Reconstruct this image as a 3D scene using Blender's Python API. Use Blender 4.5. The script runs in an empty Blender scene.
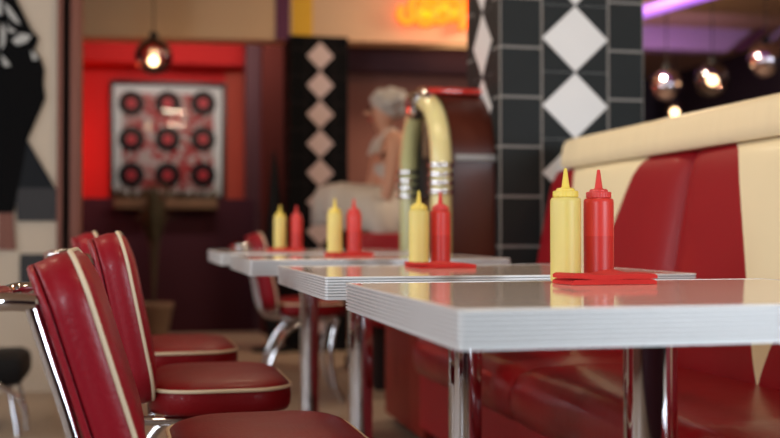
import bpy, bmesh, math, random
from mathutils import Vector, Matrix
random.seed(7)
C = bpy.context.scene.collection
PI = math.pi

# ------------------------------------------------------------------ materials
def mat(name, col, rough=0.5, metal=0.0, coat=0.0, bump=0.0, bscale=20.0, var=0.0, vscale=6.0, spec=0.5,
        emit=None, estr=0.0, trans=0.0, sss=0.0, rvar=0.0, stretch=(1, 1, 1)):
    m = bpy.data.materials.new(name); m.use_nodes = True
    nt = m.node_tree; b = nt.nodes['Principled BSDF']
    b.inputs['Base Color'].default_value = (*col, 1)
    b.inputs['Roughness'].default_value = rough
    b.inputs['Metallic'].default_value = metal
    b.inputs['Coat Weight'].default_value = coat
    b.inputs['Coat Roughness'].default_value = 0.12
    b.inputs['Specular IOR Level'].default_value = spec
    b.inputs['Transmission Weight'].default_value = trans
    if sss:
        b.inputs['Subsurface Weight'].default_value = sss
        b.inputs['Subsurface Radius'].default_value = (0.01, 0.006, 0.003)
    if emit:
        b.inputs['Emission Color'].default_value = (*emit, 1)
        b.inputs['Emission Strength'].default_value = estr
    tc = nt.nodes.new('ShaderNodeTexCoord')
    mp = nt.nodes.new('ShaderNodeMapping'); mp.inputs['Scale'].default_value = stretch
    nt.links.new(tc.outputs['Object'], mp.inputs['Vector'])
    if var > 0:
        n = nt.nodes.new('ShaderNodeTexNoise'); n.inputs['Scale'].default_value = vscale
        n.inputs['Detail'].default_value = 5
        nt.links.new(mp.outputs['Vector'], n.inputs['Vector'])
        mx = nt.nodes.new('ShaderNodeMix'); mx.data_type = 'RGBA'
        mx.inputs['A'].default_value = (*[c * (1 - var) for c in col], 1)
        mx.inputs['B'].default_value = (*[min(1, c * (1 + var)) for c in col], 1)
        nt.links.new(n.outputs['Fac'], mx.inputs['Factor'])
        nt.links.new(mx.outputs['Result'], b.inputs['Base Color'])
        if rvar > 0:
            mr = nt.nodes.new('ShaderNodeMapRange')
            mr.inputs['To Min'].default_value = rough - rvar; mr.inputs['To Max'].default_value = rough + rvar
            nt.links.new(n.outputs['Fac'], mr.inputs['Value'])
            nt.links.new(mr.outputs['Result'], b.inputs['Roughness'])
    if bump > 0:
        n2 = nt.nodes.new('ShaderNodeTexNoise'); n2.inputs['Scale'].default_value = bscale
        n2.inputs['Detail'].default_value = 4
        nt.links.new(mp.outputs['Vector'], n2.inputs['Vector'])
        bp = nt.nodes.new('ShaderNodeBump'); bp.inputs['Strength'].default_value = bump
        bp.inputs['Distance'].default_value = 0.01
        nt.links.new(n2.outputs['Fac'], bp.inputs['Height'])
        nt.links.new(bp.outputs['Normal'], b.inputs['Normal'])
    return m

def glassy(name, tint, gl, rough=0.03):
    """thin clear or smoky shell: part see-through, part mirror"""
    m = bpy.data.materials.new(name); m.use_nodes = True; nt = m.node_tree
    for n in list(nt.nodes): nt.nodes.remove(n)
    out = nt.nodes.new('ShaderNodeOutputMaterial'); mix = nt.nodes.new('ShaderNodeMixShader')
    t = nt.nodes.new('ShaderNodeBsdfTransparent'); t.inputs['Color'].default_value = (*tint, 1)
    g = nt.nodes.new('ShaderNodeBsdfGlossy'); g.inputs['Roughness'].default_value = rough
    g.inputs['Color'].default_value = (.85, .82, .85, 1)
    lw = nt.nodes.new('ShaderNodeFresnel'); lw.inputs['IOR'].default_value = 1.5
    ad = nt.nodes.new('ShaderNodeMath'); ad.operation = 'ADD'; ad.inputs[1].default_value = gl; ad.use_clamp = True
    nt.links.new(lw.outputs['Fac'], ad.inputs[0]); nt.links.new(ad.outputs[0], mix.inputs['Fac'])
    nt.links.new(t.outputs[0], mix.inputs[1]); nt.links.new(g.outputs[0], mix.inputs[2])
    nt.links.new(mix.outputs[0], out.inputs['Surface'])
    return m

M = {}
M['chrome'] = mat('chrome', (.66, .66, .69), .06, 1.0)
M['alu'] = mat('aluminium_trim', (.80, .81, .81), .42, 0.35)
M['laminate'] = mat('white_laminate', (.80, .72, .66), .075, var=.05, vscale=40, spec=.55)
M['groove'] = mat('trim_groove', (.30, .30, .30), .5, 0.3)  # darker grey paints shade into the table trim grooves; jukebox rail reuses it
M['tablecore'] = mat('table_core', (.25, .2, .15), .7)
M['vinyl'] = mat('red_vinyl', (.27, .004, .014), .40, spec=.32, coat=.08, bump=.10, bscale=130, var=.12, vscale=9, rvar=.05)
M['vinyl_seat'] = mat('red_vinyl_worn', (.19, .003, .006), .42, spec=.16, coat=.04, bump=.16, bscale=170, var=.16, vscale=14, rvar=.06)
M['piping'] = mat('cream_piping', (.72, .60, .42), .5, bump=.1, bscale=200)
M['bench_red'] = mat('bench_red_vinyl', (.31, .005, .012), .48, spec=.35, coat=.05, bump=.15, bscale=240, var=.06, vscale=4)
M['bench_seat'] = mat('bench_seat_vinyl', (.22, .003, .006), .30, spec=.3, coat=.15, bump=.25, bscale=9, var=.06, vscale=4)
M['bench_cream'] = mat('bench_cream_vinyl', (.90, .79, .52), .5, coat=.08, bump=.15, bscale=240, var=.04, vscale=5)
M['bench_roll'] = mat('bench_cream_roll', (.92, .79, .52), .5, bump=.5, bscale=5, var=.04, vscale=5, stretch=(1, 6, .6))
M['dark_base'] = mat('dark_plinth', (.014, .008, .008), .8, spec=.2)
M['mustard'] = mat('mustard_bottle', (.78, .66, .20), .42, var=.05, vscale=25, sss=.15)
M['mustard_cap'] = mat('mustard_cap', (.90, .72, .13), .4, sss=.1)
M['ketchup'] = mat('ketchup_bottle', (.70, .045, .035), .36, var=.06, vscale=25, sss=.1)
M['ketchup_fill'] = mat('ketchup_contents', (.60, .030, .024), .36, var=.06, vscale=25, sss=.1)
M['ketchup_cap'] = mat('ketchup_cap', (.72, .05, .045), .4, sss=.1)
M['napkin'] = mat('red_paper_napkin', (.62, .02, .015), .85, bump=.3, bscale=260, var=.06, vscale=20)
M['floor'] = mat('floor_stone', (.27, .205, .15), .45, var=.16, vscale=2.2, bump=.05, bscale=30)
M['beige'] = mat('beige_plaster', (.50, .42, .33), .9, var=.04, vscale=3)
M['black_paint'] = mat('black_paint', (.004, .004, .0045), .95, spec=.1)
M['grey_paint'] = mat('dark_grey_paint', (.045, .045, .048), .9, spec=.2)
M['slate_paint'] = mat('slate_paint', (.012, .014, .017), .9, spec=.2)
M['white_paint'] = mat('white_paint', (.42, .42, .40), .8)
M['orange_wood'] = mat('orange_wood', (.17, .055, .034), .6, var=.2, vscale=5, stretch=(3, 3, .4))
M['soffit'] = mat('soffit_plaster', (.60, .41, .25), .9, var=.04, vscale=2)
M['purple'] = mat('purple_paint', (.10, .015, .06), .7)
M['yellow'] = mat('yellow_paint', (.70, .40, .02), .7)
M['red_wall'] = mat('red_wall', (.44, .020, .020), .8, spec=.2, var=.06, vscale=2)
M['rust_wall'] = mat('rust_wall', (.36, .055, .028), .75, var=.08, vscale=2)
M['side_wall'] = mat('side_wall_paint', (.06, .010, .007), .9, spec=.2)
M['dark_maroon'] = mat('dark_maroon_paint', (.05, .008, .014), .7)
M['half_wall'] = mat('aubergine_panel', (.045, .010, .018), .8, spec=.2, var=.06, vscale=2)
M['brown_wall'] = mat('brown_wall', (.20, .075, .055), .8, var=.06, vscale=2)
M['tile_black'] = mat('black_tile', (.016, .019, .020), .6, spec=.22, var=.15, vscale=8)
M['tile_grey'] = mat('pale_grey_tile', (.78, .78, .78), .4, var=.03, vscale=8)
M['grout'] = mat('tile_grout', (.30, .28, .26), .9)
M['grout_dark'] = mat('dark_tile_grout', (.06, .05, .05), .9)
M['tile_pink'] = mat('pinkish_tile', (.48, .36, .34), .4)
M['ceiling'] = mat('brown_ceiling', (.42, .26, .15), .9)
M['dark_wall'] = mat('dark_wall', (.022, .012, .018), .8)
M['mauve'] = mat('mauve_plaster', (.36, .22, .36), .8)
M['juke_wood'] = mat('jukebox_mahogany', (.065, .012, .006), .35, spec=.3, coat=.08, var=.5, vscale=5, stretch=(1, 1, .25))
M['juke_front'] = mat('jukebox_red_panel', (.20, .016, .009), .5, spec=.3, var=.2, vscale=4)
M['juke_tube'] = mat('jukebox_cream_tube', (.78, .70, .34), .25, coat=.4, sss=.2)
M['juke_tube2'] = mat('jukebox_green_tube', (.50, .52, .26), .25, coat=.4)
M['red_enamel'] = mat('red_enamel', (.6, .03, .02), .2, coat=.6)
M['skin'] = mat('statue_skin', (.48, .24, .15), .5, sss=.1)
M['dress'] = mat('statue_white_dress', (.46, .41, .36), .8, bump=.2, bscale=12, stretch=(1, 1, .3))
M['hair'] = mat('statue_platinum_hair', (.38, .345, .31), .7, bump=.5, bscale=30)
M['lips'] = mat('statue_lips', (.5, .02, .02), .4)
M['vinyl_record'] = mat('record_black', (.004, .003, .004), .5, spec=.2)
M['record_label'] = mat('record_label_red', (.55, .02, .035), .5)
M['frame_black'] = mat('frame_black', (.01, .008, .008), .4)
M['mat_board'] = mat('mat_board_pale', (.80, .86, .84), .8)
M['pot'] = mat('terracotta_tan', (.22, .14, .09), .8, var=.2)
M['leaf'] = mat('dry_leaf', (.06, .045, .02), .7)
M['tan_wood'] = mat('tan_wood', (.15, .085, .045), .8, var=.3, vscale=10)
M['mirror_ball'] = mat('mirror_globe', (.75, .66, .72), .10, 1.0)
M['smoked'] = glassy('smoky_glass', (.70, .55, .50), .16)
M['clear'] = glassy('picture_glass', (.97, .97, .97), .0)
M['bulb'] = mat('lamp_bulb', (1, .9, .7), .5, emit=(1, .80, .42), estr=14)
M['purple_neon'] = mat('purple_neon', (.1, .05, .2), .5, emit=(.50, .16, 1.0), estr=1.1)
M['orange_neon'] = mat('orange_neon', (.15, .02, .002), .5, emit=(1.0, .11, .002), estr=3.8)
M['amber_neon'] = mat('amber_neon', (.15, .04, .002), .5, emit=(1.0, .24, .003), estr=3.0)
M['red_neon'] = mat('red_neon', (1, .1, .02), .5, emit=(1.0, .03, .01), estr=3)
M['black_vinyl'] = mat('black_vinyl', (.007, .007, .008), .6, spec=.2)
def patchwork():
    m = mat('record_backing', (.5, .3, .28), .8); nt = m.node_tree; b = nt.nodes['Principled BSDF']
    tc = nt.nodes.new('ShaderNodeTexCoord'); v = nt.nodes.new('ShaderNodeTexVoronoi'); v.inputs['Scale'].default_value = 22
    r = nt.nodes.new('ShaderNodeValToRGB')
    r.color_ramp.elements[0].color = (.42, .05, .05, 1); r.color_ramp.elements[1].color = (.52, .46, .43, 1)
    r.color_ramp.elements[0].position = .42; r.color_ramp.elements[1].position = .74
    s = nt.nodes.new('ShaderNodeSeparateColor')
    nt.links.new(tc.outputs['Object'], v.inputs['Vector']); nt.links.new(v.outputs['Color'], s.inputs[0])
    nt.links.new(s.outputs[0], r.inputs[0]); nt.links.new(r.outputs[0], b.inputs['Base Color'])
    return m
M['patch'] = patchwork()

# ------------------------------------------------------------------ mesh helpers
def smooth_by_angle(me, deg=38):
    for p in me.polygons: p.use_smooth = True
    me.set_sharp_from_angle(angle=math.radians(deg))

def obj(name, bm, mats, parent=None, loc=(0, 0, 0), deg=38):
    me = bpy.data.meshes.new(name)
    bmesh.ops.remove_doubles(bm, verts=bm.verts, dist=1e-6)
    bmesh.ops.recalc_face_normals(bm, faces=bm.faces)
    bm.to_mesh(me); bm.free()
    for m in (mats if isinstance(mats, (list, tuple)) else [mats]): me.materials.append(m)
    smooth_by_angle(me, deg)
    o = bpy.data.objects.new(name, me); C.objects.link(o); o.location = loc
    if parent: o.parent = parent
    return o

def tag(o, label=None, cat=None, group=None, kind=None):
    if label: o['label'] = label
    if cat: o['category'] = cat
    if group: o['group'] = group
    if kind: o['kind'] = kind
    return o

def thing(name, label, cat, loc=(0, 0, 0), rotz=0, group=None):
    o = bpy.data.objects.new(name, None); C.objects.link(o)
    o.location = loc; o.rotation_euler = (0, 0, rotz); o.empty_display_size = .1
    return tag(o, label, cat, group)

def box(bm, c, s, bevel=0, mi=0, rot=None, seg=2):
    g = bmesh.ops.create_cube(bm, size=1)
    vs = g['verts']
    for v in vs: v.co = Vector((v.co.x * s[0], v.co.y * s[1], v.co.z * s[2]))
    fs = {f for v in vs for f in v.link_faces}
    for f in fs: f.material_index = mi
    if bevel:
        es = list({e for v in vs for e in v.link_edges})
        r = bmesh.ops.bevel(bm, geom=es, offset=bevel, segments=seg, affect='EDGES', profile=.5)
        vs = list({v for f in r['faces'] for v in f.verts} | {v for v in vs if v.is_valid})
        for v in vs:
            for f in v.link_faces: f.material_index = mi
    if rot is not None:
        for v in vs: v.co = rot @ v.co
    for v in vs: v.co += Vector(c)
    return vs

def bx(x0, x1, y0, y1, z0, z1, bevel=0):
    bm = bmesh.new()
    box(bm, ((x0 + x1) / 2, (y0 + y1) / 2, (z0 + z1) / 2), (x1 - x0, y1 - y0, z1 - z0), bevel)
    return bm

def lathe(bm, prof, n=32, c=(0, 0, 0), mis=None, cap=True):
    rings = []
    for r, z in prof:
        rings.append([bm.verts.new((c[0] + r * math.cos(2 * PI * k / n), c[1] + r * math.sin(2 * PI * k / n), c[2] + z)) for k in range(n)])
    for i in range(len(rings) - 1):
        for k in range(n):
            f = bm.faces.new((rings[i][k], rings[i][(k + 1) % n], rings[i + 1][(k + 1) % n], rings[i + 1][k]))
            if mis: f.material_index = mis[i]
    if cap:
        f = bm.faces.new(rings[0]); f.material_index = mis[0] if mis else 0
        f = bm.faces.new(rings[-1]); f.material_index = mis[-1] if mis else 0
    return bm

def catmull(pts, sub=6, closed=False):
    P = [Vector(p) for p in pts]; out = []
    n = len(P); rng = n if closed else n - 1
    for i in range(rng):
        if closed: p0, p1, p2, p3 = P[(i - 1) % n], P[i], P[(i + 1) % n], P[(i + 2) % n]
        else: p0, p1, p2, p3 = P[max(i - 1, 0)], P[i], P[i + 1], P[min(i + 2, n - 1)]
        for s in range(sub):
            t = s / sub
            out.append(.5 * ((2 * p1) + (-p0 + p2) * t + (2 * p0 - 5 * p1 + 4 * p2 - p3) * t * t + (-p0 + 3 * p1 - 3 * p2 + p3) * t ** 3))
    if not closed: out.append(P[-1].copy())
    return out

def tube(bm, pts, r, n=12, closed=False, mi=0, radii=None):
    P = [Vector(p) for p in pts]; N = len(P); rings = []
    up = Vector((0, 0, 1)); prev = None
    for i in range(N):
        if closed: t = (P[(i + 1) % N] - P[(i - 1) % N]).normalized()
        else: t = (P[min(i + 1, N - 1)] - P[max(i - 1, 0)]).normalized()
        if prev is None:
            a = up if abs(t.dot(up)) < .9 else Vector((0, 1, 0))
            u = t.cross(a).normalized()
        else:
            u = (prev - t * prev.dot(t)).normalized()
        prev = u; w = t.cross(u)
        rr = radii[i] if radii else r
        rings.append([bm.verts.new(P[i] + rr * (math.cos(2 * PI * k / n) * u + math.sin(2 * PI * k / n) * w)) for k in range(n)])
    last = N if closed else N - 1
    for i in range(last):
        a, b = rings[i], rings[(i + 1) % N]
        off = 0
        if closed and i == N - 1:
            off = min(range(n), key=lambda s: (b[s].co - a[0].co).length)
        for k in range(n):
            f = bm.faces.new((a[k], a[(k + 1) % n], b[(k + 1 + off) % n], b[(k + off) % n])); f.material_index = mi
    if not closed:
        bm.faces.new(rings[0]).material_index = mi; bm.faces.new(rings[-1]).material_index = mi
    return bm

def rrect(w, h, r, n=6):
    """closed rounded-rectangle outline in the plane, with outward normals"""
    out = []
    for cx, cy, a0 in ((w / 2 - r, h / 2 - r, 0), (-w / 2 + r, h / 2 - r, PI / 2), (-w / 2 + r, -h / 2 + r, PI), (w / 2 - r, -h / 2 + r, 1.5 * PI)):
        for k in range(n + 1):
            a = a0 + PI / 2 * k / n
            out.append((cx + r * math.cos(a), cy + r * math.sin(a), math.cos(a), math.sin(a)))
    return out

def loft(bm, loops, cap0=True, cap1=True, closed=False, mi=0):
    R = [[bm.verts.new(p) for p in L] for L in loops]
    n = len(R[0]); m = len(R)
    for i in range(m if closed else m - 1):
        a, b = R[i], R[(i + 1) % m]
        for k in range(n):
            f = bm.faces.new((a[k], a[(k + 1) % n], b[(k + 1) % n], b[k])); f.material_index = mi
    if not closed:
        if cap0: bm.faces.new(R[0]).material_index = mi
        if cap1: bm.faces.new(R[-1]).material_index = mi
    return bm

def prism(bm, poly, y0, y1, mi=0):
    """polygon given in x,z, extruded along y"""
    a = [bm.verts.new((x, y0, z)) for x, z in poly]; b = [bm.verts.new((x, y1, z)) for x, z in poly]
    bm.faces.new(a).material_index = mi; bm.faces.new(b).material_index = mi
    n = len(poly)
    for k in range(n): bm.faces.new((a[k], a[(k + 1) % n], b[(k + 1) % n], b[k])).material_index = mi

# camera: 0.831 m above the floor, 13 degrees to the right of the row of tables
EYE = .831; YAW = math.radians(13.0); SN, CS = math.sin(YAW), math.cos(YAW); F = 1083.0
def at(px, py, Y):
    """real-world point on the plane at depth Y along the row seen at a pixel of the photograph"""
    r = (px - 390) / F
    X = Y * (SN + r * CS) / (CS - r * SN); d = X * SN + Y * CS
    return Vector((X, Y, EYE + (234 - py) * d / F))

# ------------------------------------------------------------------ setting
def struct(name, bm, m):
    return tag(obj(name, bm, m), kind='structure')

CEIL = 2.72
struct('floor', bx(-4.2, 6.2, -3.2, 12.2, -.05, 0), M['floor'])
struct('ceiling', bx(-4.2, 6.2, -3.2, 12.2, CEIL, CEIL + .06), M['ceiling'])
struct('wall_back', bx(1.55, 6.2, 12.1, 12.2, 0, CEIL), M['dark_wall'])
struct('wall_right', bx(6.1, 6.2, -3.2, 12.1, 0, CEIL), M['dark_wall'])
struct('wall_front', bx(-4.2, 6.2, -3.3, -3.2, 0, CEIL), M['dark_wall'])
struct('unseen_dark_screen', bx(-4.0, 2.4, -1.42, -1.30, 0, .80, .01), M['half_wall'])  # added out of view behind the camera to darken reflections in the chrome columns
struct('wall_left', bx(-4.2, -4.1, -3.2, 6.0, 0, CEIL), M['orange_wood'])
struct('wall_partition', bx(-4.1, -.43, 6.0, 6.14, 0, CEIL), M['beige'])
# wooden end post of the partition with a dark slot
bm = bx(-.43, -.405, 5.98, 6.2, 0, CEIL)
box(bm, (-.3375, 6.10, CEIL / 2), (.055, .22, CEIL), .004)
box(bm, (-.385, 6.14, 2.45), (.05, .12, .54), 0)
struct('trim_1', bm, M['orange_wood'])
struct('trim_2', bx(-.405, -.365, 6.10, 6.2, 0, 2.18), M['grey_paint'])
# red alcove
bm = bx(-2.2, 1.16, 10.0, 10.1, 0, CEIL)
struct('wall_alcove', bm, M['red_wall'])
p0, p1 = at(225, 0, 9.99), at(246, 0, 9.99)
struct('trim_3', bx(p0.x, p1.x, 9.95, 10.0, 0, 2.33), M['rust_wall'])
p0, p1 = at(246, 0, 9.3), at(264, 0, 9.3)
struct('trim_4', bx(p0.x, p1.x, 9.3, 9.5, 0, CEIL), M['dark_maroon'])
p0, p1 = at(263, 0, 9.0), at(284, 0, 9.0)
struct('wall_side', bx(p0.x, 1.4, 9.0, 9.2, 0, CEIL), M['side_wall'])
struct('wall_half', bx(-1.6, at(254, 0, 9.3).x, 9.28, 9.42, 0, 1.13, .01), M['half_wall'])
# header with its stripes
yS = 8.0
xl, xr = at(76, 0, yS).x, 3.0
z0 = at(82, 36, yS).z
HR = math.atan(.1236)                     # the header runs slightly skew to the row
def hdr(px, py, off=0):
    Y = yS
    for _ in range(12): Y = yS - .1236 * (at(px, py, Y).x - xl) - off
    return at(px, py, Y)
def header_box(a, b, y0, y1):
    bm = bx(a, b, y0, y1, z0, CEIL)
    rot = Matrix.Rotation(-HR, 4, 'Z')
    for v in bm.verts: v.co = rot @ v.co + Vector((xl, yS, 0))
    return bm
def along(px): return (hdr(px, 20).x - xl) / math.cos(HR)
struct('wall_header', header_box(-.3, xr - xl, 0, .22), M['soffit'])
struct('trim_5', header_box(along(275), along(289.5), -.012, 0), M['purple'])
struct('trim_6', header_box(along(292), along(312), -.012, 0), M['yellow'])
struct('trim_7', bx(xl - .3, at(290, 0, 9.9).x, 9.7, 9.99, at(150, 62, 9.7).z, CEIL), M['red_wall'])
# brown wall behind the statue
struct('wall_brown', bx(at(346, 0, 8.4).x, 3.2, 8.4, 8.5, 0, CEIL), M['brown_wall'])
struct('trim_8', bx(at(348, 0, 8.2).x, 3.2, 8.24, 8.4, at(400, 72, 8.24).z, CEIL), M['dark_maroon'])

# mural on the partition
mu = thing('mural', 'black, white and grey painted mural on the beige wall at far left', 'mural', (at(0, 0, 5.99).x, 5.99, 0))
def muralpart(name, pix, m, y0, y1):
    bm = bmesh.new()
    pl = []
    for x, y in pix:
        p = at(x, y, 5.99); pl.append((p.x - mu.location.x, p.z))
    prism(bm, pl, y0, y1); return obj(name, bm, m, mu)
body = [(-40, -46), (-14, -52), (5, -34), (16, 0), (22, 12), (30, 28), (38, 38), (34, 50), (40, 57), (44, 70), (43, 84), (45, 98), (41, 108), (35, 122),
        (27, 140), (22, 170), (18, 190), (14, 213), (-28, 213), (-34, 170), (-52, 140), (-66, 100), (-58, 60), (-74, 20), (-66, -20)]
muralpart('black_silhouette', body, M['black_paint'], -.004, 0)
for pix in ([(2, 2), (8, 6), (14, 14), (20, 24), (14, 22), (7, 14)], [(11, 40), (20, 33), (31, 35), (26, 42), (16, 45)], [(0, 22), (5, 30), (4, 44), (0, 50)],
            [(0, 54), (6, 60), (10, 66), (3, 66)], [(30, 50), (34, 53), (38, 59), (32, 60)], [(5, 22), (10, 28), (16, 31), (9, 33)], [(-14, -6), (0, -2), (1, 14), (-12, 16)]):
    muralpart('white_stroke', pix, M['white_paint'], -.006, -.0041)
muralpart('slate_triangle', [(27, 140), (55, 188), (15, 188), (20, 160)], M['slate_paint'], -.003, 0)
muralpart('grey_band', [(15, 188), (56.5, 188), (56.5, 221), (17, 221)], M['grey_paint'], -.0035, 0)
muralpart('brown_strip', [(-2, 213), (13, 213), (16, 250), (-2, 250)], M['orange_wood'], -.0035, 0)
muralpart('slate_block', [(20, 254), (56.5, 254), (56.5, 285), (20, 285)], M['grey_paint'], -.0035, 0)

# ------------------------------------------------------------------ tiled pillar
def pillar(name, label, x0, x1, y0, y1, ztop, cols, rowh, rowoff, dia, tiles, diam, grout, side=None):
    t = thing(name, label, 'pillar', ((x0 + x1) / 2, (y0 + y1) / 2, 0))
    cx, cy = t.location.x, t.location.y
    bm = bx(x0 - cx, x1 - cx, y0 - cy, y1 - cy, 0, ztop); obj('grout_core', bm, grout, t)
    th = .003; g = .005
    def face(xa, xb, kind, emit):
        bm_ = emit['t']
        if kind == 'tile':
            z = rowoff
            while z > 0: z -= rowh
            while z < ztop:
                a_, b_ = max(z, 0), min(z + rowh, ztop)
                if b_ - a_ > .02: emit['put'](bm_, xa + g, xb - g, a_ + g, b_ - g)
                z += rowh
    # front (-y) and left (-x) faces
    for axis in (0, 1):
        bt = bmesh.new(); bd = bmesh.new()
        w0, w1 = (x0 - cx, x1 - cx) if axis == 0 else (y0 - cy, y1 - cy)
        def quadpoly(bmx, pts, h):
            if axis == 0: A = [bmx.verts.new((u, y0 - cy, z)) for u, z in pts]; B = [bmx.verts.new((u, y0 - cy - h, z)) for u, z in pts]
            else: A = [bmx.verts.new((x0 - cx, u, z)) for u, z in pts]; B = [bmx.verts.new((x0 - cx - h, u, z)) for u, z in pts]
            bmx.faces.new(B); n = len(pts)
            for k in range(n): bmx.faces.new((A[k], A[(k + 1) % n], B[(k + 1) % n], B[k]))
        cc = cols[axis]
        for (ua, ub, kind) in cc:
            ua += w0; ub += w0
            if kind == 'tile':
                z = rowoff
                while z > 0: z -= rowh
                while z < ztop:
                    a_, b_ = max(z, 0) + g, min(z + rowh, ztop) - g
                    if b_ - a_ > .01: quadpoly(bt, [(ua + g, a_), (ub - g, a_), (ub - g, b_), (ua + g, b_)], th)
                    z += rowh
            else:
                dh, doff = dia; um = (ua + ub) / 2
                z = doff
                while z > 0: z -= dh
                while z < ztop:
                    zm = z + dh / 2; zt = z + dh; e = .003
                    if z >= 0 and zt <= ztop:
                        quadpoly(bd, [(um, z + e), (ub - e, zm), (um, zt - e), (ua + e, zm)], th)
                        for s in (-1, 1):
                            xe = ub - g if s > 0 else ua + g
                            quadpoly(bt, [(um + s * e, z + e * .5), (xe, z + e * .5), (xe, zm - e * 2)], th)
                            quadpoly(bt, [(um + s * e, zt - e * .5), (xe, zt - e * .5), (xe, zm + e * 2)], th)
                    else:
                        a_, b_ = max(z, 0) + g, min(zt, ztop) - g
                        if b_ - a_ > .01: quadpoly(bt, [(ua + g, a_), (ub - g, a_), (ub - g, b_), (ua + g, b_)], th)
                    z = zt
        obj('black_tiles', bt, tiles, t); obj('pale_diamonds', bd, diam, t)
    return t
PX0, PX1, PY0, PY1 = 1.372, 1.982, 4.03, 4.46
d48 = 49 * 4.2 / F
zrow = EYE + (234 - 97.6) * (1.6 * SN + PY0 * CS) / F
zd = EYE + (234 - 139) * (1.6 * SN + PY0 * CS) / F
dh = 67.5 * (1.6 * SN + PY0 * CS) / F
w = PX1 - PX0
pillar('tiled_pillar', 'black tiled pillar with large pale grey diamonds behind the booth end', PX0, PX1, PY0, PY1, CEIL,
       [[(0, w * .285, 'tile'), (w * .285, w * .748, 'dia'), (w * .748, w, 'tile')], [(0, .09, 'tile'), (.09, .34, 'dia'), (.34, .43, 'tile')]],
       .196, zrow, (dh, zd), M['tile_black'], M['tile_grey'], M['grout'])
a, b = at(290, 40, 7.6), at(348, 40, 7.6)
dm = (at(319, 85, 7.6).z - at(319, 114.3, 7.6).z)
pillar('tiled_pillar', 'distant dark pillar with a chain of small pinkish diamonds behind the far tables', a.x, b.x, 7.6, 7.95, z0 - .002,
       [[(0, .115, 'tile'), (.115, .315, 'dia'), (.315, b.x - a.x, 'tile')], [(0, .35, 'tile')]],
       .19, .05, (dm, at(319, 99.7, 7.6).z), M['black_paint'], M['tile_pink'], M['dark_base'])

# ------------------------------------------------------------------ tables
def make_table(label, x0, x1, y0, y1, top):
    cx, cy = (x0 + x1) / 2, (y0 + y1) / 2; w, h = x1 - x0, y1 - y0; T = .0443
    t = thing('diner_table', label, 'table', (cx, cy, 0), 0, 'white diner tables in a row')
    bm = bmesh.new(); ins = .0045
    L = [(x, y) for x, y, _, _ in rrect(w - 2 * ins, h - 2 * ins, .006, 4)]
    loft(bm, [[(x, y, top - T + .002) for x, y in L], [(x, y, top - .0004) for x, y in L]])
    obj('tabletop', bm, M['laminate'], t, deg=30)
    # ribbed metal edge: eight ribs
    prof = [(ins, top), (.0012, top + .0002), (0, top - .0008)]
    n = 8; s = (T - .001) / n
    for k in range(n):
        zz = top - .0008 - k * s
        prof += [(0, zz - s * .52), (.0034, zz - s * .66), (.0034, zz - s * .88), (0, zz - s)]
    prof += [(.0012, top - T), (ins + .004, top - T), (ins + .004, top - T + .0025), (ins, top - T + .0025)]
    O = rrect(w, h, .008, 5)
    bm = bmesh.new()
    loft(bm, [[(x - nx * o, y - ny * o, z) for x, y, nx, ny in O] for o, z in prof], closed=True)
    bm.normal_update()
    for f in bm.faces:
        c = f.calc_center_median(); dd = min(w / 2 - abs(c.x), h / 2 - abs(c.y))
        if .0030 < dd < .0042 and top - T + .004 < c.z < top - .002 and abs(f.normal.z) < .5: f.material_index = 1  # painted shade on the recessed faces between ribs
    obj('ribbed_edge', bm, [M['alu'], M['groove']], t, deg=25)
    bm = bmesh.new(); lathe(bm, [(.0385, .03), (.0385, top - T - .012)], 40); obj('column', bm, M['chrome'], t)
    bm = bmesh.new(); lathe(bm, [(.040, 0), (.0425, .002), (.0425, .010), (.11, .011), (.11, .0135)], 40, (0, 0, top - T - .0135)); obj('mounting_plate', bm, M['black_vinyl'], t)
    bm = bmesh.new(); lathe(bm, [(.23, 0), (.23, .012), (.215, .02), (.06, .034), (.045, .045), (.0386, .045)], 48); obj('base', bm, M['chrome'], t)
    return t
TABLES = [(.332, 1.105, 1.113, 1.772, .75), (.340, 1.113, 2.02, 2.745, .75), (.296, 1.055, 3.0, 3.68, .7595), (.285, 1.05, 3.95, 4.72, .762)]
LT = ['nearest white diner table with ribbed metal edge, ketchup at its back edge',
      'second white diner table from the front, ribbed edge in sharp focus',
      'third white diner table from the front, between the second and the farthest',
      'farthest white diner table of the row, beside the jukebox']
for l, a in zip(LT, TABLES): make_table(l, *a)

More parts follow.
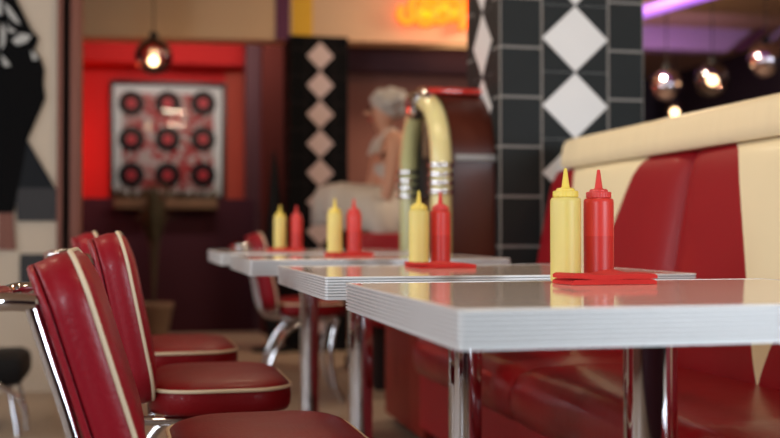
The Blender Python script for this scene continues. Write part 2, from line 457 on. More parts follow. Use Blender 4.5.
# ------------------------------------------------------------------ bottles and napkins
def make_bottle(kind, label, loc, group, s=1.0, fill=.078):
    y = kind == 'mustard'
    t = thing(kind + '_bottle', label, 'squeeze bottle', loc, random.uniform(0, 6), group)
    bm = bmesh.new()
    pr = [(.0225, 0), (.0245, .0006), (.0258, .003), (.0262, .008), (.0258, .016), (.0260, fill), (.0260, .135), (.0255, .1400), (.0235, .1428), (.018, .1436)]
    pr = [(r * s, z * s) for r, z in pr]
    lathe(bm, pr, 40, mis=None if y else [0, 0, 0, 0, 0, 1, 1, 1, 1])
    obj('body', bm, M['mustard'] if y else [M['ketchup_fill'], M['ketchup']], t)
    bm = bmesh.new(); n = 72
    # ribbed collar, dome and spout
    prof = [(.0205, .1437), (.0212, .1445), (.0212, .1535), (.0200, .1545), (.0160, .1550), (.0158, .1575), (.0135, .1592), (.0078, .1602), (.0068, .1620), (.0028, .1915), (.0020, .1932)]
    rings = []
    for i, (r, z) in enumerate(prof):
        ring = []
        for k in range(n):
            rr = r * (1 + (.022 if (k % 2) and i in (1, 2) else 0))
            ring.append(bm.verts.new((s * rr * math.cos(2 * PI * k / n), s * rr * math.sin(2 * PI * k / n), s * z)))
        rings.append(ring)
    for i in range(len(rings) - 1):
        for k in range(n): bm.faces.new((rings[i][k], rings[i][(k + 1) % n], rings[i + 1][(k + 1) % n], rings[i + 1][k]))
    bm.faces.new(rings[0]); bm.faces.new(rings[-1])
    obj('spout_cap', bm, M['mustard_cap'] if y else M['ketchup_cap'], t, deg=30)
    return t

def make_napkin(label, x0, x1, y0, y1, z, seed, thick=.014, curl=.0):
    rnd = random.Random(seed)
    cx, cy = (x0 + x1) / 2, (y0 + y1) / 2; w, h = x1 - x0, y1 - y0
    t = thing('paper_napkin', label, 'napkin', (cx, cy, z), rnd.uniform(-.04, .04), 'folded red napkins on the tables')
    nx, ny = 26, 14; layers = 2
    for L in range(layers):
        bm = bmesh.new(); lt = thick / layers
        G = {}
        ph = rnd.uniform(0, 6); sh = rnd.uniform(-.001, .001)
        for side in (0, 1):
            for i in range(nx + 1):
                for j in range(ny + 1):
                    u, v = i / nx, j / ny
                    wv = (.0016 * math.sin(u * 9 + ph) + .0011 * math.sin(v * 5 + u * 4 + ph)) * L * .7
                    lift = 0
                    if L == 1: lift = curl * math.exp(-((u - .63) ** 2 / .012 + (v - .75) ** 2 / .10)) + curl * .35 * math.exp(-((u - .98) ** 2 / .01))
                    edge = 1 - .35 * (max(0, abs(u - .5) * 2 - .93) / .07)
                    zz = L * lt + (side * lt * .93 * edge) + max(wv, -.001 * L) + lift
                    if L == 0 and side == 0: zz = 0
                    G[(side, i, j)] = bm.verts.new(((u - .5) * w + sh + .0015 * math.sin(v * 7 + L), (v - .5) * h + .001 * math.sin(u * 4 + L * 2), zz))
        for i in range(nx):
            for j in range(ny):
                for sd in (0, 1): bm.faces.new((G[(sd, i, j)], G[(sd, i + 1, j)], G[(sd, i + 1, j + 1)], G[(sd, i, j + 1)]))
        for i in range(nx):
            for j in (0, ny): bm.faces.new((G[(0, i, j)], G[(0, i + 1, j)], G[(1, i + 1, j)], G[(1, i, j)]))
        for j in range(ny):
            for i in (0, nx): bm.faces.new((G[(0, i, j)], G[(0, i, j + 1)], G[(1, i, j + 1)], G[(1, i, j)]))
        obj('folded_layer', bm, M['napkin'], t, deg=50)
    return t
where = ['on the nearest table', 'on the second table from the front', 'on the third table from the front', 'on the farthest table']
BT = [((.7015, 1.718), (.766, 1.728), (.664, .812, 1.605, 1.685)), ((.697, 2.69), (.760, 2.71), (.640, .776, 2.45, 2.63)),
      ((.640, 3.60), (.706, 3.60), (.596, .733, 3.41, 3.55)), ((.581, 4.6), (.652, 4.6), (.514, .66, 4.40, 4.55))]
for i, (my, ke, na) in enumerate(BT):
    z = TABLES[i][4] + .0004
    make_bottle('mustard', 'yellow mustard squeeze bottle ' + where[i], (my[0], my[1], z), 'mustard bottles on the tables', .993)
    make_bottle('ketchup', 'red ketchup squeeze bottle ' + where[i], (ke[0], ke[1], z), 'ketchup bottles on the tables', .988)
    make_napkin('stack of folded red paper napkins ' + where[i], *na, z - .0003, i, thick=.017 if i == 0 else .011, curl=.005 if i == 0 else .001)

# ------------------------------------------------------------------ chairs
def make_chair(label, cx, cy, rot=0, x0=-.13, tilt=12, ztop=.83, group='red vinyl diner chairs'):
    t = thing('diner_chair', label, 'chair', (cx, cy, 0), rot, group)
    V = M['vinyl']
    # seat: puffed cushion over a welt
    def sloop(sc, z, dy=0): return [(x * sc[0] + .032, y * sc[1], z - .026) for x, y, _, _ in rrect(.318, .43, .10, 8)]
    bm = bmesh.new()
    lv = [(.90, .462), (.965, .464), (.992, .475), (1.0, .492), (.995, .508), (.975, .519), (.93, .527), (.83, .534), (.65, .539), (.4, .542), (.12, .543)]
    loft(bm, [sloop((s, s), z) for s, z in lv])
    obj('seat', bm, M['vinyl_seat'], t, deg=60)
    bm = bmesh.new(); tube(bm, [(x * .995 + .032, y * .995, .4905) for x, y, _, _ in rrect(.318, .43, .10, 8)], .0042, 8, closed=True)
    obj('seat_piping', bm, M['piping'], t)
    # backrest: thick padded panel, cream welt on its front edge, thin shell behind
    ta = math.radians(tilt); zb = .466; H = (ztop - zb) / math.cos(ta); Wd = .42
    R = Matrix.Rotation(-ta, 4, 'Y'); base = Vector((x0, 0, zb))
    def bp(u, y, v):  # u thickness (0 front, negative = behind), y, v height along the panel
        c = .018 * (1 - (y / (Wd / 2)) ** 2)      # gentle wrap round the sitter
        return base + (R @ Vector((u - c * .9, y, v)))
    O = rrect(Wd, H, .082, 9)
    bm = bmesh.new()
    secs = [(-.058, .93), (-.057, .975), (-.052, .99), (-.048, .985), (-.040, 1.0), (-.025, 1.01), (-.010, 1.0), (-.002, .98), (.008, .93), (.016, .8), (.021, .55), (.023, .15)]
    loft(bm, [[bp(u, y * s, H / 2 + v * s) for y, v, _, _ in O] for u, s in secs])
    obj('backrest', bm, V, t, deg=60)
    bm = bmesh.new(); tube(bm, [bp(-.004, y * .997, H / 2 + v * .997) for y, v, _, _ in O], .0038, 8, closed=True)
    obj('backrest_piping', bm, M['piping'], t)
    bm = bmesh.new()
    loft(bm, [[bp(u, y * s, H / 2 + v * s) for y, v, _, _ in O] for u, s in [(-.070, .9), (-.069, .965), (-.065, .985), (-.060, .98)]])
    obj('back_shell', bm, V, t, deg=60)
    # chrome tube frame
    up0 = base + R @ Vector((-.084, 0, .02)); up1 = base + R @ Vector((-.084, 0, H - .058))
    for s in (-1, 1):
        y = s * .185
        bm = bmesh.new()
        pts = [Vector((up1.x, y, up1.z)), Vector(((up0.x + up1.x) / 2, y, (up0.z + up1.z) / 2)), Vector((up0.x, y, up0.z)), Vector((up0.x + .035, y * .98, .432)), Vector((up0.x + .11, y * .93, .424)), Vector((.02, y * .9, .424)), Vector((.15, y * .88, .424))]
        tube(bm, catmull(pts, 7), .0105, 12); obj('back_post', bm, M['chrome'], t)
        bm = bmesh.new()
        tube(bm, catmull([(.15, y * .80, .412), (.05, y * .82, .404), (-.08, y * .88, .37), (-.17, y * .95, .22), (-.215, y, .012)], 8), .0115, 12)
        obj('leg', bm, M['chrome'], t)
        bm = bmesh.new()
        tube(bm, catmull([(.155, y * .82, .412), (.135, y * .86, .36), (.118, y * .92, .24), (.135, y * .98, .10), (.175, y, .012)], 8), .0115, 12)
        obj('leg', bm, M['chrome'], t)
    bm = bmesh.new()
    a = Vector((up1.x, 0, up1.z))
    h = [(a.x + .006, -.185, a.z + .004), (a.x - .03, -.185, a.z + .006), (a.x - .055, -.17, a.z + .004), (a.x - .066, -.12, a.z), (a.x - .066, 0, a.z), (a.x - .066, .12, a.z), (a.x - .055, .17, a.z + .004), (a.x - .03, .185, a.z + .006), (a.x + .006, .185, a.z + .004)]
    tube(bm, catmull(h, 6), .0130, 12); hd = obj('handle', bm, M['chrome'], t)
    bm = bmesh.new(); tube(bm, [(a.x - .066, -.11, a.z), (a.x - .066, 0, a.z), (a.x - .066, .11, a.z)], .0160, 14); obj('handle_grip', bm, V, hd)
    for xx in (-.12, .13): bm = bmesh.new(); tube(bm, [(xx, -.17, .435), (xx, .17, .435)], .008, 8); obj('seat_crossbar', bm, M['chrome'], t)
    return t
make_chair('red chair closest to the camera at lower left, cream piping on its backrest', .176, 1.80, .02, -.158, 17.5, .81)
make_chair('red chair directly behind the closest chair, drawn up to the second table', .146, 2.585, 0, -.104, 11.8, .838)
make_chair('red chair drawn up to the third table, only seat and back top showing', .09, 3.36, .03, -.13, 12, .84)
make_chair('red chair beyond the farthest table with its curved chrome legs in view', .80, 5.40, -.05, -.13, 12, .84)

# ------------------------------------------------------------------ booth bench
bench = thing('booth_bench', 'long red and cream vinyl booth bench running along the right side of the tables', 'booth bench', (1.3, 2.33, 0))
by = 2.33
MOD = 1.12; edges = [2.89 - 2 * MOD - .0, 2.89 - MOD, 2.89, 3.99]
def xb(z):  # front of the backrest leans back
    return 1.434 + (z - .47) * .192
Z0, Z1 = .44, 1.075
for k in range(3):
    ya, yb = edges[k], edges[k + 1]; yc = ya + MOD / 2 if k < 2 else 3.455
    bm = bmesh.new(); rows = 40; n1, n2 = 12, 14
    cols = 2 * n1 + n2; grid = []
    for r in range(rows + 1):
        v = r / rows
        z = Z0 + (Z1 - Z0) * v
        hw = .004 + .266 * max(0, (z - .47) / .6) ** 1.05
        dt = Z1 - z; rr = .07
        if dt < rr: hw += .55 * (rr - math.sqrt(max(0, rr * rr - (rr - dt) ** 2)))
        L, Rr = yc - hw, yc + hw
        ys = [ya + (L - ya) * i / n1 for i in range(n1)] + [L + (Rr - L) * i / n2 for i in range(n2)] + [Rr + (yb - Rr) * i / n1 for i in range(n1 + 1)]
        row = []
        for y in ys:
            e = min(y - ya, yb - y)
            puff = .028 * (1 - math.exp(-max(0, e) / .028)) + .012 * math.sin(PI * (y - ya) / (yb - ya))
            vt = .022 * math.exp(-(1 - v) * 22) + .02 * math.exp(-v * 14)
            row.append(bm.verts.new((xb(z) + .035 - puff + vt - 1.3, y - by, z)))
        grid.append(row)
    for r in range(rows):
        for c in range(cols):
            f = bm.faces.new((grid[r][c], grid[r][c + 1], grid[r + 1][c + 1], grid[r + 1][c]))
            f.material_index = 1 if n1 <= c < n1 + n2 else 0
    # closing sides and back
    bk = [[bm.verts.new((1.68 - 1.3 if s else 1.60 - 1.3, y - by, z)) for y in (ya, yb)] for s, z in ((0, Z0), (1, Z1))]
    bm.faces.new([grid[r][0] for r in range(rows + 1)] + [bk[1][0], bk[0][0]])
    bm.faces.new([grid[r][-1] for r in range(rows + 1)] + [bk[1][1], bk[0][1]])
    bm.faces.new([g for g in grid[-1]] + [bk[1][1], bk[1][0]])
    bm.faces.new([g for g in grid[0]] + [bk[0][1], bk[0][0]])
    bm.faces.new((bk[0][0], bk[0][1], bk[1][1], bk[1][0]))
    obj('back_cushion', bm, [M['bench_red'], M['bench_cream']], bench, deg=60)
    # seat cushion
    bm = bmesh.new()
    pr = [(1.50, .30), (1.035, .30), (1.005, .32), (.992, .36), (.995, .41), (1.015, .445), (1.06, .462), (1.2, .470), (1.50, .462)]
    ny = 16; loops = []
    for j in range(ny + 1):
        u = j / ny; y = ya + .003 + (yb - ya - .006) * u
        e = min(y - ya, yb - y) ; sh = .022 * math.exp(-e / .02)
        loops.append([(x + (sh if x < 1.4 else 0) - 1.3, y - by, z - (sh if z > .4 else 0) + (.006 * math.sin(PI * u) if z > .44 else 0)) for x, z in pr])
    loft(bm, loops)
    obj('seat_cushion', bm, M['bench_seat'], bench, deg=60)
obj('base', bx(1.04 - 1.3, 1.6 - 1.3, edges[0] - by, 4.0 - by, .10, .30), M['bench_red'], bench)
obj('plinth', bx(1.09 - 1.3, 1.58 - 1.3, edges[0] - by + .02, 3.98 - by, 0, .10), M['dark_base'], bench)
bm = bmesh.new()
ny = 40; loops = []
pr = [(1.555, 1.078), (1.545, 1.092), (1.546, 1.12), (1.553, 1.16), (1.562, 1.178), (1.585, 1.190), (1.65, 1.194), (1.70, 1.180), (1.71, 1.15), (1.70, 1.078)]
for j in range(ny + 1):
    y = edges[0] + (3.83 - edges[0]) * j / ny
    loops.append([(x - 1.3, y - by, z) for x, z in pr])
loft(bm, loops); obj('top_roll', bm, M['bench_roll'], bench, deg=50)
bm = bx(1.60 - 1.3, 1.69 - 1.3, edges[0] - by, 4.0 - by, .0, 1.077); obj('rear_panel', bm, M['dark_base'], bench)

# ------------------------------------------------------------------ jukebox
JX, JY0, JY1 = 1.172, 4.05, 4.66
jc = (JY0 + JY1) / 2; JR = (JY1 - JY0) / 2; JT = 1.425
jb = thing('jukebox', 'arched jukebox with cream light tubes, chrome bands and dark wood sides against the tiled pillar', 'jukebox', (1.24, jc, 0))
def arch(r, ztop, zbot, n=20, sq=1.0):
    zc = ztop - r * sq
    return [(-r, zbot)] + [(-r * math.cos(PI * k / n), zc + r * sq * math.sin(PI * k / n)) for k in range(n + 1)] + [(r, zbot)]
bm = bmesh.new()
A = arch(JR - .03, JT - .012, .06, 22, 1.05)
loft(bm, [[(x - 1.24, y, z) for y, z in A] for x in (JX + .02, JX + .03, 1.362, 1.374)])
obj('cabinet', bm, M['juke_wood'], jb, deg=40)
bm = bmesh.new(); A = arch(JR - .10, JT - .12, .98, 22)
loft(bm, [[(x - 1.24, y, z) for y, z in A] for x in (JX + .005, JX + .02)]); obj('selection_window', bm, M['black_vinyl'], jb)
obj('lower_panel', bx(JX - .10 - 1.24, JX + .0195 - 1.24, -JR + .02, JR + .09, .03, .72, .01), M['juke_front'], jb)
obj('side_rail', bx(JX + .03 - 1.24, 1.372 - 1.24, -JR + .012, -JR + .029, at(470, 156, JY0).z - .018, at(470, 156, JY0).z + .008, .003), M['groove'], jb)
obj('plinth', bx(JX - .06 - 1.24, 1.36 - 1.24, -JR + .03, JR - .03, 0, .06), M['dark_base'], jb)
zb1 = at(440, 178, JY0).z
for s, m in ((-1, M['juke_tube']), (1, M['juke_tube2'])):
    r = JR - .045; zc = JT - .05 - r * 1.05
    pts = [(JX - 1.24 - .02, s * r, .74), (JX - 1.24 - .02, s * r, zb1 - .05)] + [(JX - 1.24 - .02, s * r * math.cos(PI / 2 * k / 9), zc + r * 1.05 * math.sin(PI / 2 * k / 9)) for k in range(0, 9)]
    bm = bmesh.new(); tube(bm, pts, .042, 18); obj('light_tube', bm, m, jb, deg=50)
    bm = bmesh.new()
    for zz in (zb1 + .052, zb1 - .052, zb1 + .015, zb1 - .018):
        lathe(bm, [(.0425, -.012), (.052, -.008), (.054, 0), (.052, .008), (.0425, .012)], 24, (JX - 1.24 - .02, s * r, zz))
    obj('chrome_band', bm, M['chrome'], jb)
bm = bmesh.new(); lathe(bm, [(.0, -.04), (.04, -.036), (.060, -.015), (.060, .015), (.04, .036), (.0, .04)], 24, (0, 0, 0), cap=False)
o = obj('crown_ornament', bm, M['chrome'], jb, (JX - 1.24 - .045, .05, JT - .055)); o.rotation_euler = (0, PI / 2, 0)
bm = bmesh.new(); tube(bm, [(JX - 1.24 - .03, .0 + .12 * math.cos(a), JT - .08 + .075 * math.sin(a)) for a in [0, .5, 1, 1.57, 2.1, 2.6, 3.14]], .022, 12)
obj('crown_ring', bm, M['chrome'], jb)
obj('red_crown', bx(JX - 1.24 - .03, 1.372 - 1.24, -.10, .10, JT - .02, JT + .004, .006), M['red_enamel'], jb)
bm = bmesh.new(); tube(bm, [(JX - 1.24 - .02, -.055, JT - .28), (JX - 1.24 - .02, -.055, JT - .13)], .022, 12); obj('bubble_lamp', bm, M['tan_wood'], jb)

# ------------------------------------------------------------------ statue of a woman in white dress
SX, SY = at(388, 0, 6.6).x, 6.6
st = thing('statue', 'life-size statue of a platinum-haired woman in a billowing white dress beside the jukebox', 'statue', (SX, SY, 0))
obj('pedestal', lathe(bmesh.new(), [(.26, 0), (.27, .01), (.27, .07), (.25, .09)], 40), M['dark_base'], st)
def skin_mesh(name, joints, bones, m, parent, lev=2):
    me = bpy.data.meshes.new(name); me.from_pydata([j[0] for j in joints], bones, [])
    o = bpy.data.objects.new(name, me); C.objects.link(o)
    md = o.modifiers.new('skin', 'SKIN'); md.use_smooth_shade = True
    for i, v in enumerate(me.skin_vertices[0].data):
        r = joints[i][1]; v.radius = r if isinstance(r, tuple) else (r, r); v.use_root = (i == 0)
    s = o.modifiers.new('sub', 'SUBSURF'); s.levels = lev; s.render_levels = lev
    dg = bpy.context.evaluated_depsgraph_get(); ev = o.evaluated_get(dg)
    nm = bpy.data.meshes.new_from_object(ev); o.modifiers.clear(); o.data = nm; nm.materials.clear(); nm.materials.append(m)
    for p in nm.polygons: p.use_smooth = True
    o.parent = parent; return o
# faces -x (towards the aisle), bending a little forward
J = [((.02, 0, 1.03), (.11, .15)), ((.03, 0, 1.16), (.085, .115)), ((.02, 0, 1.30), (.10, .15)), ((.0, 0, 1.405), (.075, .13)), ((-.015, 0, 1.46), .048),
     ((-.03, 0, 1.53), (.075, .07)), ((-.035, 0, 1.61), (.095, .08)), ((-.03, 0, 1.67), (.07, .06)),
     ((.02, .09, .92), .095), ((.0, .095, .58), .06), ((.04, .10, .20), .042), ((-.04, .10, .125), .032), ((-.10, .10, .11), .022),
     ((.02, -.09, .92), .095), ((.02, -.10, .58), .06), ((.08, -.11, .20), .042), ((.01, -.11, .125), .032), ((-.06, -.11, .11), .022),
     ((-.0, .18, 1.39), .055), ((-.05, .22, 1.15), .043), ((-.15, .17, .96), .03), ((-.17, .15, .91), (.015, .035)),
     ((-.0, -.18, 1.39), .055), ((-.04, -.24, 1.15), .043), ((-.10, -.24, .94), .03), ((-.12, -.23, .885), (.015, .035))]
B = [(0, 1), (1, 2), (2, 3), (3, 4), (4, 5), (5, 6), (6, 7), (0, 8), (8, 9), (9, 10), (10, 11), (11, 12), (0, 13), (13, 14), (14, 15), (15, 16), (16, 17),
     (3, 18), (18, 19), (19, 20), (20, 21), (3, 22), (22, 23), (23, 24), (24, 25)]
for (px, py, pz) in ((-.17, .15, .91), (-.12, -.23, .885)):
    root = 21 if py > 0 else 25
    for f in range(5):
        dy = (-.03 + .016 * f); n = len(J)
        thumb = f == 4
        J.append(((px - .004, py + dy * .7, pz - .012), .010)); J.append(((px - .012 - (.02 if thumb else 0), py + dy + (.012 if thumb else 0), pz - (.03 if thumb else .045 + .006 * (f % 3))), .0085))
        J.append(((px - .004 - (.03 if thumb else 0), py + dy + (.014 if thumb else 0), pz - (.05 if thumb else .075 + .008 * (f % 3))), .007))
        B += [(root, n), (n, n + 1), (n + 1, n + 2)]
figure = skin_mesh('figure', J, B, M['skin'], st)
bm = bmesh.new()
bmesh.ops.create_cone(bm, segments=10, radius1=.016, radius2=.005, depth=.035, matrix=Matrix.Translation((-.135, 0, 1.585)) @ Matrix.Rotation(-PI / 2.3, 4, 'Y')); obj('nose', bm, M['skin'], st)
bm = bmesh.new(); bmesh.ops.create_uvsphere(bm, u_segments=12, v_segments=8, radius=1, matrix=Matrix.Translation((-.112, 0, 1.545)) @ Matrix.Diagonal((.012, .024, .008, 1))); obj('mouth', bm, M['lips'], st)
for s in (-1, 1):
    bm = bmesh.new(); bmesh.ops.create_uvsphere(bm, u_segments=12, v_segments=8, radius=1, matrix=Matrix.Translation((-.118, s * .030, 1.612)) @ Matrix.Diagonal((.010, .014, .008, 1))); obj('eye', bm, M['black_paint'], st)
bm = bmesh.new()
rnd = random.Random(3)
bmesh.ops.create_icosphere(bm, subdivisions=3, radius=1, matrix=Matrix.Translation((.005, 0, 1.635)) @ Matrix.Diagonal((.108, .112, .098, 1)))
for k in range(46):
    th = rnd.uniform(0, 2 * PI); ph = rnd.uniform(-.6, 1.5)
    d = Vector((math.cos(th) * math.cos(ph), math.sin(th) * math.cos(ph), math.sin(ph)))
    if d.x < -.55 and d.z < .45: continue
    bmesh.ops.create_icosphere(bm, subdivisions=2, radius=rnd.uniform(.028, .042), matrix=Matrix.Translation(Vector((.01 + d.x * .10, d.y * .105, 1.63 + d.z * .088))))
obj('curled_hair', bm, M['hair'], st)
# dress: halter bodice, belt, skirt blown up towards the front
bm = bmesh.new(); loops = []
nseg = 64
def lp(z, rx, ry, cx=0.02, wav=0, lift=0, dx=0):
    L = []
    for k in range(nseg):
        a = 2 * PI * k / nseg
        w = 1 + wav * math.sin(a * 9)
        fx = max(0, -math.cos(a))
        L.append((cx + rx * w * math.cos(a) - dx * fx, ry * w * math.sin(a), z + lift * fx ** 1.2 + wav * .12 * math.cos(a * 9)))
    return L
loops = [lp(1.26, .110, .145, .02), lp(1.22, .106, .138, .022), lp(1.16, .088, .118, .03), lp(1.13, .09, .12, .03), lp(1.09, .13, .17, .02, .01, .05, .02),
         lp(1.04, .18, .23, .02, .04, .10, .07), lp(.99, .22, .29, .02, .07, .16, .14), lp(.93, .25, .34, .02, .10, .19, .19), lp(.86, .26, .38, .02, .12, .17, .21), lp(.80, .27, .40, .02, .13, .10, .20)]
inner = [[(x * .985 + .0, y * .985, z - .004) for x, y, z in L] for L in reversed(loops)]
loft(bm, loops + inner, closed=True)
obj('white_dress', bm, M['dress'], st, deg=70)
bm = bmesh.new()
for s in (-1, 1): tube(bm, catmull([(-.095, s * .10, 1.33), (-.06, s * .08, 1.42), (.0, s * .05, 1.475), (.05, 0, 1.475)], 5), .016, 8)
obj('halter_strap', bm, M['dress'], st)

# low maroon booth in front of the statue
lb = thing('booth_bench', 'low dark maroon booth bench in front of the white-dressed statue', 'booth bench', (1.62, 6.0, 0))
x0_, x1_ = at(361, 0, 5.95).x - 1.62, 2.35 - 1.62
obj('backrest', bx(x0_, x1_, .0, .10, .1, at(380, 233, 6.0).z, .02), M['bench_red'], lb)
obj('seat', bx(x0_, x1_, -.42, -.001, .34, .45, .02), M['bench_red'], lb)
obj('base', bx(x0_ + .02, x1_ - .02, -.38, .08, 0, .339), M['dark_base'], lb)

# ------------------------------------------------------------------ framed records
pA, pB = at(110, 80, 9.93), at(225, 199, 9.93)
fx, fz = (pA.x + pB.x) / 2, (pA.z + pB.z) / 2; fw, fh = pB.x - pA.x, pA.z - pB.z
pf = thing('framed_records', 'framed display of nine black records with red labels on the red wall', 'picture', (fx, 9.99, fz - fh / 2))
zc = fh / 2
bm = bmesh.new()
for s in (-1, 1):
    box(bm, (s * (fw / 2 - .010), -.025, zc), (.034, .05, fh + .014), .003)
    box(bm, (0, -.025, zc + s * (fh / 2 - .010)), (fw - .054, .05, .034), .003)
obj('frame', bm, M['frame_black'], pf)
obj('mat_board', bx(-fw / 2 + .024, fw / 2 - .024, -.012, -.002, .024, fh - .024), M['mat_board'], pf)
obj('patterned_backing', bx(-fw / 2 + .10, fw / 2 - .10, -.0145, -.0122, .08, fh - .10), M['patch'], pf)
for j, py in enumerate((103, 139, 175)):
    for i, px in enumerate((131, 167.5, 203)):
        p = at(px, py, 9.96)
        bm = bmesh.new(); lathe(bm, [(.115, 0), (.115, .004), (.04, .006)], 36); r = obj('record', bm, M['vinyl_record'], pf, (p.x - fx, -.015, p.z - (fz - fh / 2))); r.rotation_euler = (PI / 2, 0, 0)
        bm = bmesh.new(); lathe(bm, [(.045, .0041), (.045, .0075), (.005, .0075)], 28); obj('record_label', bm, M['record_label'], r)
obj('glass_pane', bx(-fw / 2 + .024, fw / 2 - .024, -.042, -.039, .024, fh - .024), M['clear'], pf)

# planters on the half wall, potted plant
def leaves(bm, n, r, h, rnd, z=0):
    for k in range(n):
        a = rnd.uniform(0, 2 * PI); t = rnd.uniform(.2, 1)
        p = Vector((math.cos(a) * r * .2, math.sin(a) * r * .2, z)); q = Vector((math.cos(a) * r * t, math.sin(a) * r * t, z + h * rnd.uniform(.35, 1)))
        mid = (p + q) / 2 + Vector((0, 0, h * .15)); sd = Vector((-math.sin(a), math.cos(a), 0)) * .018
        vs = [bm.verts.new(c) for c in (p, mid - sd, q, mid + sd)]; lo = [bm.verts.new(c - Vector((0, 0, .003))) for c in (p, mid - sd, q, mid + sd)]
        bm.faces.new(vs); bm.faces.new(lo)
        for i in range(4): bm.faces.new((vs[i], vs[(i + 1) % 4], lo[(i + 1) % 4], lo[i]))
for i, (xa, xb_, lab) in enumerate(((114, 150, 'short tan wooden planter on the half wall under the left of the records'), (164, 217, 'long tan wooden planter on the half wall under the right of the records'))):
    a, b = at(xa, 207, 9.22), at(xb_, 197, 9.22); c = (a.x + b.x) / 2
    t = thing('planter_box', lab, 'planter', (c, 9.215, 1.04))
    obj('box', bx(-(b.x - a.x) / 2, (b.x - a.x) / 2, -.05, .064, 0, .085, .004), M['tan_wood'], t)
    bm = bmesh.new(); rnd = random.Random(i)
    for q in range(3 + 2 * i): 
        b2 = bmesh.new(); leaves(b2, 10, .10, .13, rnd, .06)
        off = Vector((-(b.x - a.x) / 2 + (b.x - a.x) * (q + .5) / (3 + 2 * i), 0, 0))
        for v in b2.verts: v.co += off
        me = bpy.data.meshes.new('tmp'); b2.to_mesh(me); b2.free(); bm.from_mesh(me); bpy.data.meshes.remove(me)
    obj('dry_leaves', bm, M['leaf'], t)
p = at(154, 331, 8.9)
t = thing('potted_plant', 'tall spindly dry plant in a tan pot on the floor by the half wall', 'potted plant', (p.x, 8.9, 0))
obj('pot', lathe(bmesh.new(), [(.10, 0), (.11, .01), (.15, .24), (.16, .25), (.16, .28), (.14, .28), (.13, .24)], 28), M['pot'], t)
bm = bmesh.new(); rnd = random.Random(9)
for k in range(9):
    a = k * .7; tube(bm, catmull([(0, 0, .22), (.03 * math.cos(a), .03 * math.sin(a), .7), (.10 * math.cos(a), .08 * math.sin(a), 1.2)], 4), .007, 6)
obj('stems', bm, M['leaf'], t)
bm = bmesh.new(); leaves(bm, 60, .2, .55, rnd, .75); obj('foliage', bm, M['leaf'], t)

# dark pointed stand left of the distant pillar
p = at(274, 151, 7.7)
t = thing('floor_stand', 'dark narrow pointed floor stand left of the distant diamond pillar', 'stand', (p.x, 7.7, 0))
obj('foot', lathe(bmesh.new(), [(.16, 0), (.16, .02), (.03, .04)], 28), M['black_vinyl'], t)
obj('tapered_cover', lathe(bmesh.new(), [(.03, .04), (.07, .2), (.085, .5), (.075, .9), (.045, 1.15), (.03, 1.28), (.008, p.z)], 20), M['black_vinyl'], t)

# black stool at far left
p = at(2, 365, 5.0)
t = thing('low_stool', 'low black padded stool with chrome legs at the far left edge', 'stool', (p.x - .12, 4.9, 0))
obj('seat', bx(-.24, .24, -.2, .2, .20, .33, .04), M['black_vinyl'], t)
for sx in (-1, 1):
    for sy in (-1, 1):
        bm = bmesh.new(); tube(bm, [(sx * .18, sy * .15, .205), (sx * .22, sy * .19, 0.0)], .011, 10); obj('leg', bm, M['chrome'], t)
bm = bmesh.new(); tube(bm, catmull([(-.3, -.212, .30), (0, -.215, .27), (.22, -.212, .16), (.26, -.205, .02)], 6), .011, 10); obj('side_tube', bm, M['chrome'], t)

# ------------------------------------------------------------------ lamps
def globe(label, px, py, Y, r, mt, bulb=True, bz=0, grp='hanging globe lamps'):
    p = at(px, py, Y)
    t = thing('globe_lamp', label, 'pendant lamp', (p.x, Y, p.z), 0, grp)
    bm = bmesh.new(); r *= 1.1; bmesh.ops.create_uvsphere(bm, u_segments=32, v_segments=20, radius=r); obj('globe', bm, mt, t)
    bm = bmesh.new(); tube(bm, [(0, 0, r * .98), (0, 0, CEIL - p.z)], .004, 8); obj('cord', bm, M['black_vinyl'], t)
    bm = bmesh.new(); lathe(bm, [(.03, 0), (.03, .035), (.012, .05)], 16, (0, 0, r * .96)); obj('cap', bm, M['black_vinyl'], t)
    if bulb:
        bm = bmesh.new(); bmesh.ops.create_uvsphere(bm, u_segments=16, v_segments=10, radius=.034, matrix=Matrix.Translation((0, 0, bz))); obj('bulb', bm, M['bulb'], t)
    return t
globe('smoky glass globe lamp hanging above the framed records', 153, 56, 7.6, .115, M['smoked'], True, -.03)
globe('mirrored globe lamp nearest the tiled pillar, no bulb showing', 667, 85, 7.4, .105, M['mirror_ball'], False)
globe('glowing smoky globe lamp, middle one at upper right', 713, 80, 7.2, .115, M['smoked'], True, 0)
globe('mirrored globe lamp at the right edge, highest of the right-hand ones', 767, 60, 7.0, .115, M['mirror_ball'], False)
globe('small glowing globe lamp just above the booth top, lowest of the globes', 675, 112, 9.4, .09, M['smoked'], True, 0)

# purple light tube and mauve header in the right-hand room
a = Vector((8.0 * SN + 1.884 * CS, 8.0 * CS - 1.884 * SN, 2.478)); b = Vector((7.433 * SN + 2.148 * CS, 7.433 * CS - 2.148 * SN, 2.478))
dirv = (b - a); a = a - dirv * .3; b = a + dirv * 4
t = thing('light_tube', 'glowing purple light tube under the ceiling at upper right', 'light tube', (a.x, a.y, a.z))
bm = bmesh.new(); tube(bm, [(0, 0, 0), b - a], .046, 14); obj('tube', bm, M['purple_neon'], t)
for q in (.06, .5, .94):
    c = (b - a) * q; bm = bmesh.new(); tube(bm, [(c.x, c.y, .03), (c.x, c.y, CEIL - a.z)], .008, 8); obj('bracket', bm, M['chrome'], t)
h0, h1 = at(630, 22, 9.0), at(742, 52, 9.0)
bm = bmesh.new(); prism(bm, [(h0.x - .6, h1.z), (h1.x - .15, h1.z), (h1.x + .12, CEIL), (h0.x - .6, CEIL)], 9.0, 9.2)
struct('trim_9', bm, M['mauve'])
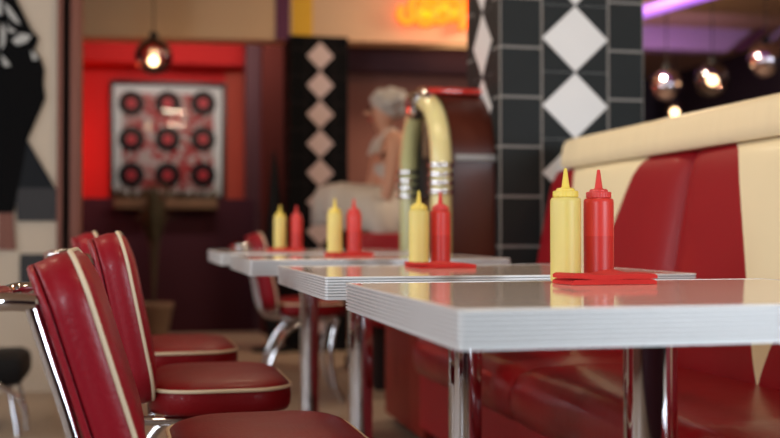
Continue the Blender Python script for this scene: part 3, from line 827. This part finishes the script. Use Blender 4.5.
for i, (xa, xw, mm) in enumerate(((.02, .07, 'purple'), (.16, .07, 'mauve'), (.30, .10, 'brown_wall'))):
    bm = bmesh.new(); prism(bm, [(h1.x + xa - .14, h1.z), (h1.x + xa + xw - .14, h1.z), (h1.x + xa + xw + .14, CEIL), (h1.x + xa + .14, CEIL)], 8.9 - i * .1, 8.98 - i * .1)
    struct('trim_%d' % (10 + i), bm, M[mm])

# orange neon sign on the header
sp = hdr(432, 10, .05)
ns = thing('neon_sign', 'glowing orange and amber script neon sign at top centre, cut by the frame', 'neon sign', (sp.x, sp.y, sp.z), -HR)
def npt(px, py): q = hdr(px, py, .05); return ((q.x - sp.x) / math.cos(HR), 0, q.z - sp.z)
def stroke(name, pl, m, r=.025):
    bm = bmesh.new(); tube(bm, catmull([npt(*q) for q in pl], 6), r, 10); return obj(name, bm, m, ns)
stroke('script_tube', [(402, 6), (400, 15), (406, 21), (413, 18), (411, 9), (414, -2), (421, -7), (424, 2), (418, 13), (422, 22), (430, 22), (435, 14), (430, 5), (424, 10)], M['orange_neon'])
stroke('script_tube', [(430, -8), (438, 0), (433, 10), (438, 20), (446, 19), (450, 10), (445, 0), (440, 6), (446, 14), (454, 18), (459, 9), (456, -3), (462, -12)], M['orange_neon'])
stroke('script_tube', [(412, -12), (420, -3), (430, -1), (440, -6), (450, -3), (460, 4), (462, 14), (463, 29)], M['orange_neon'])
stroke('script_tube', [(418, 8), (425, 14), (436, 12), (444, 6), (452, 12), (460, 10)], M['amber_neon'], .024)
stroke('script_tube', [(464, -10), (468, 4), (466, 16), (472, 24), (482, 18), (490, 6), (500, 12)], M['orange_neon'])
bm = bmesh.new()
for px, py in ((408, 19), (430, 21), (445, 18), (460, 4), (420, -4), (480, 18)):
    q = npt(px, py); tube(bm, [(q[0], .002, q[2]), (q[0], .049, q[2])], .006, 8)
obj('standoff', bm, M['black_vinyl'], ns)

# ------------------------------------------------------------------ light
def area(name, loc, rot, sx, sy, power, col):
    l = bpy.data.lights.new(name, 'AREA'); l.shape = 'RECTANGLE'; l.size = sx; l.size_y = sy; l.energy = power; l.color = col
    o = bpy.data.objects.new(name, l); C.objects.link(o); o.location = loc; o.rotation_euler = rot; return o
def aim(o, tgt):
    o.rotation_euler = (Vector(tgt) - o.location).to_track_quat('-Z', 'Y').to_euler(); return o
for wx, wp in ((-3.5, 95), (2.5, 75), (3.7, 60), (4.9, 50)):
    aim(area('window_daylight', (wx, -3.0, 1.7), (0, 0, 0), .6, 1.7, wp, (.82, .91, 1.0)), (.6, 3, .8))
for wy in (.2, 2.2, 4.2):
    aim(area('side_window_daylight', (-3.95, wy, 1.75), (0, 0, 0), .9, 1.5, 42, (.90, .95, 1.0)), (.9, wy + .6, .8))
for x, y, p in ((.6, 1.2, 9), (.5, 3.2, 12), (.6, 5.4, 12), (2.6, 3.0, 8), (3.2, 7.0, 75), (-1.2, 3.4, 6)):
    area('ceiling_lamp', (x, y, CEIL - .03), (0, 0, 0), .3, .3, p, (1.0, .78, .54))
area('red_lamp', (-1.1, 9.5, 1.6), (0, math.radians(-80), 0), .5, 1.2, 19, (1.0, .10, .04))
aim(area('alcove_lamp', (.5, 8.38, 2.55), (0, 0, 0), 1.2, .12, 19, (1.0, .84, .76)), (.4, 10, 1.4))
aim(area('header_lamp', (1.5, 6.4, CEIL - .03), (0, 0, 0), 1.6, .2, 11, (1.0, .76, .50)), (1.6, 8.2, 2.2))
area('purple_lamp', (4.2, 8.2, 2.3), (math.radians(75), 0, 0), 1.5, .2, 8, (.74, .45, 1.0))
area('ceiling_fill_light', (3.2, 7.9, 2.1), (math.radians(180), 0, 0), 2.0, .5, 5, (1.0, .72, .45))  # added fill aimed upward to brighten the far ceiling; no fixture there
aim(area('neon_glow', (sp.x, sp.y - .3, sp.z), (0, 0, 0), .7, .2, 1.2, (1.0, .16, .05)), (sp.x, sp.y, sp.z - .05))
w = bpy.data.worlds.new('world'); bpy.context.scene.world = w; w.use_nodes = True
w.node_tree.nodes['Background'].inputs[0].default_value = (.85, .92, 1.0, 1); w.node_tree.nodes['Background'].inputs[1].default_value = .03

# ------------------------------------------------------------------ camera
cd = bpy.data.cameras.new('camera'); cam = bpy.data.objects.new('camera', cd); C.objects.link(cam)
cd.sensor_width = 36; cd.lens = F / 780 * 36
cam.location = (0, 0, EYE)
cam.rotation_euler = (PI / 2 + math.atan(15 / F), 0, -YAW)
cd.dof.use_dof = True; cd.dof.focus_distance = 1.93; cd.dof.aperture_fstop = 2.5; cd.clip_start = .05
sc = bpy.context.scene; sc.camera = cam
sc.view_settings.view_transform = 'Standard'; sc.view_settings.look = 'None'; sc.view_settings.gamma = 1; sc.view_settings.exposure = 0.0
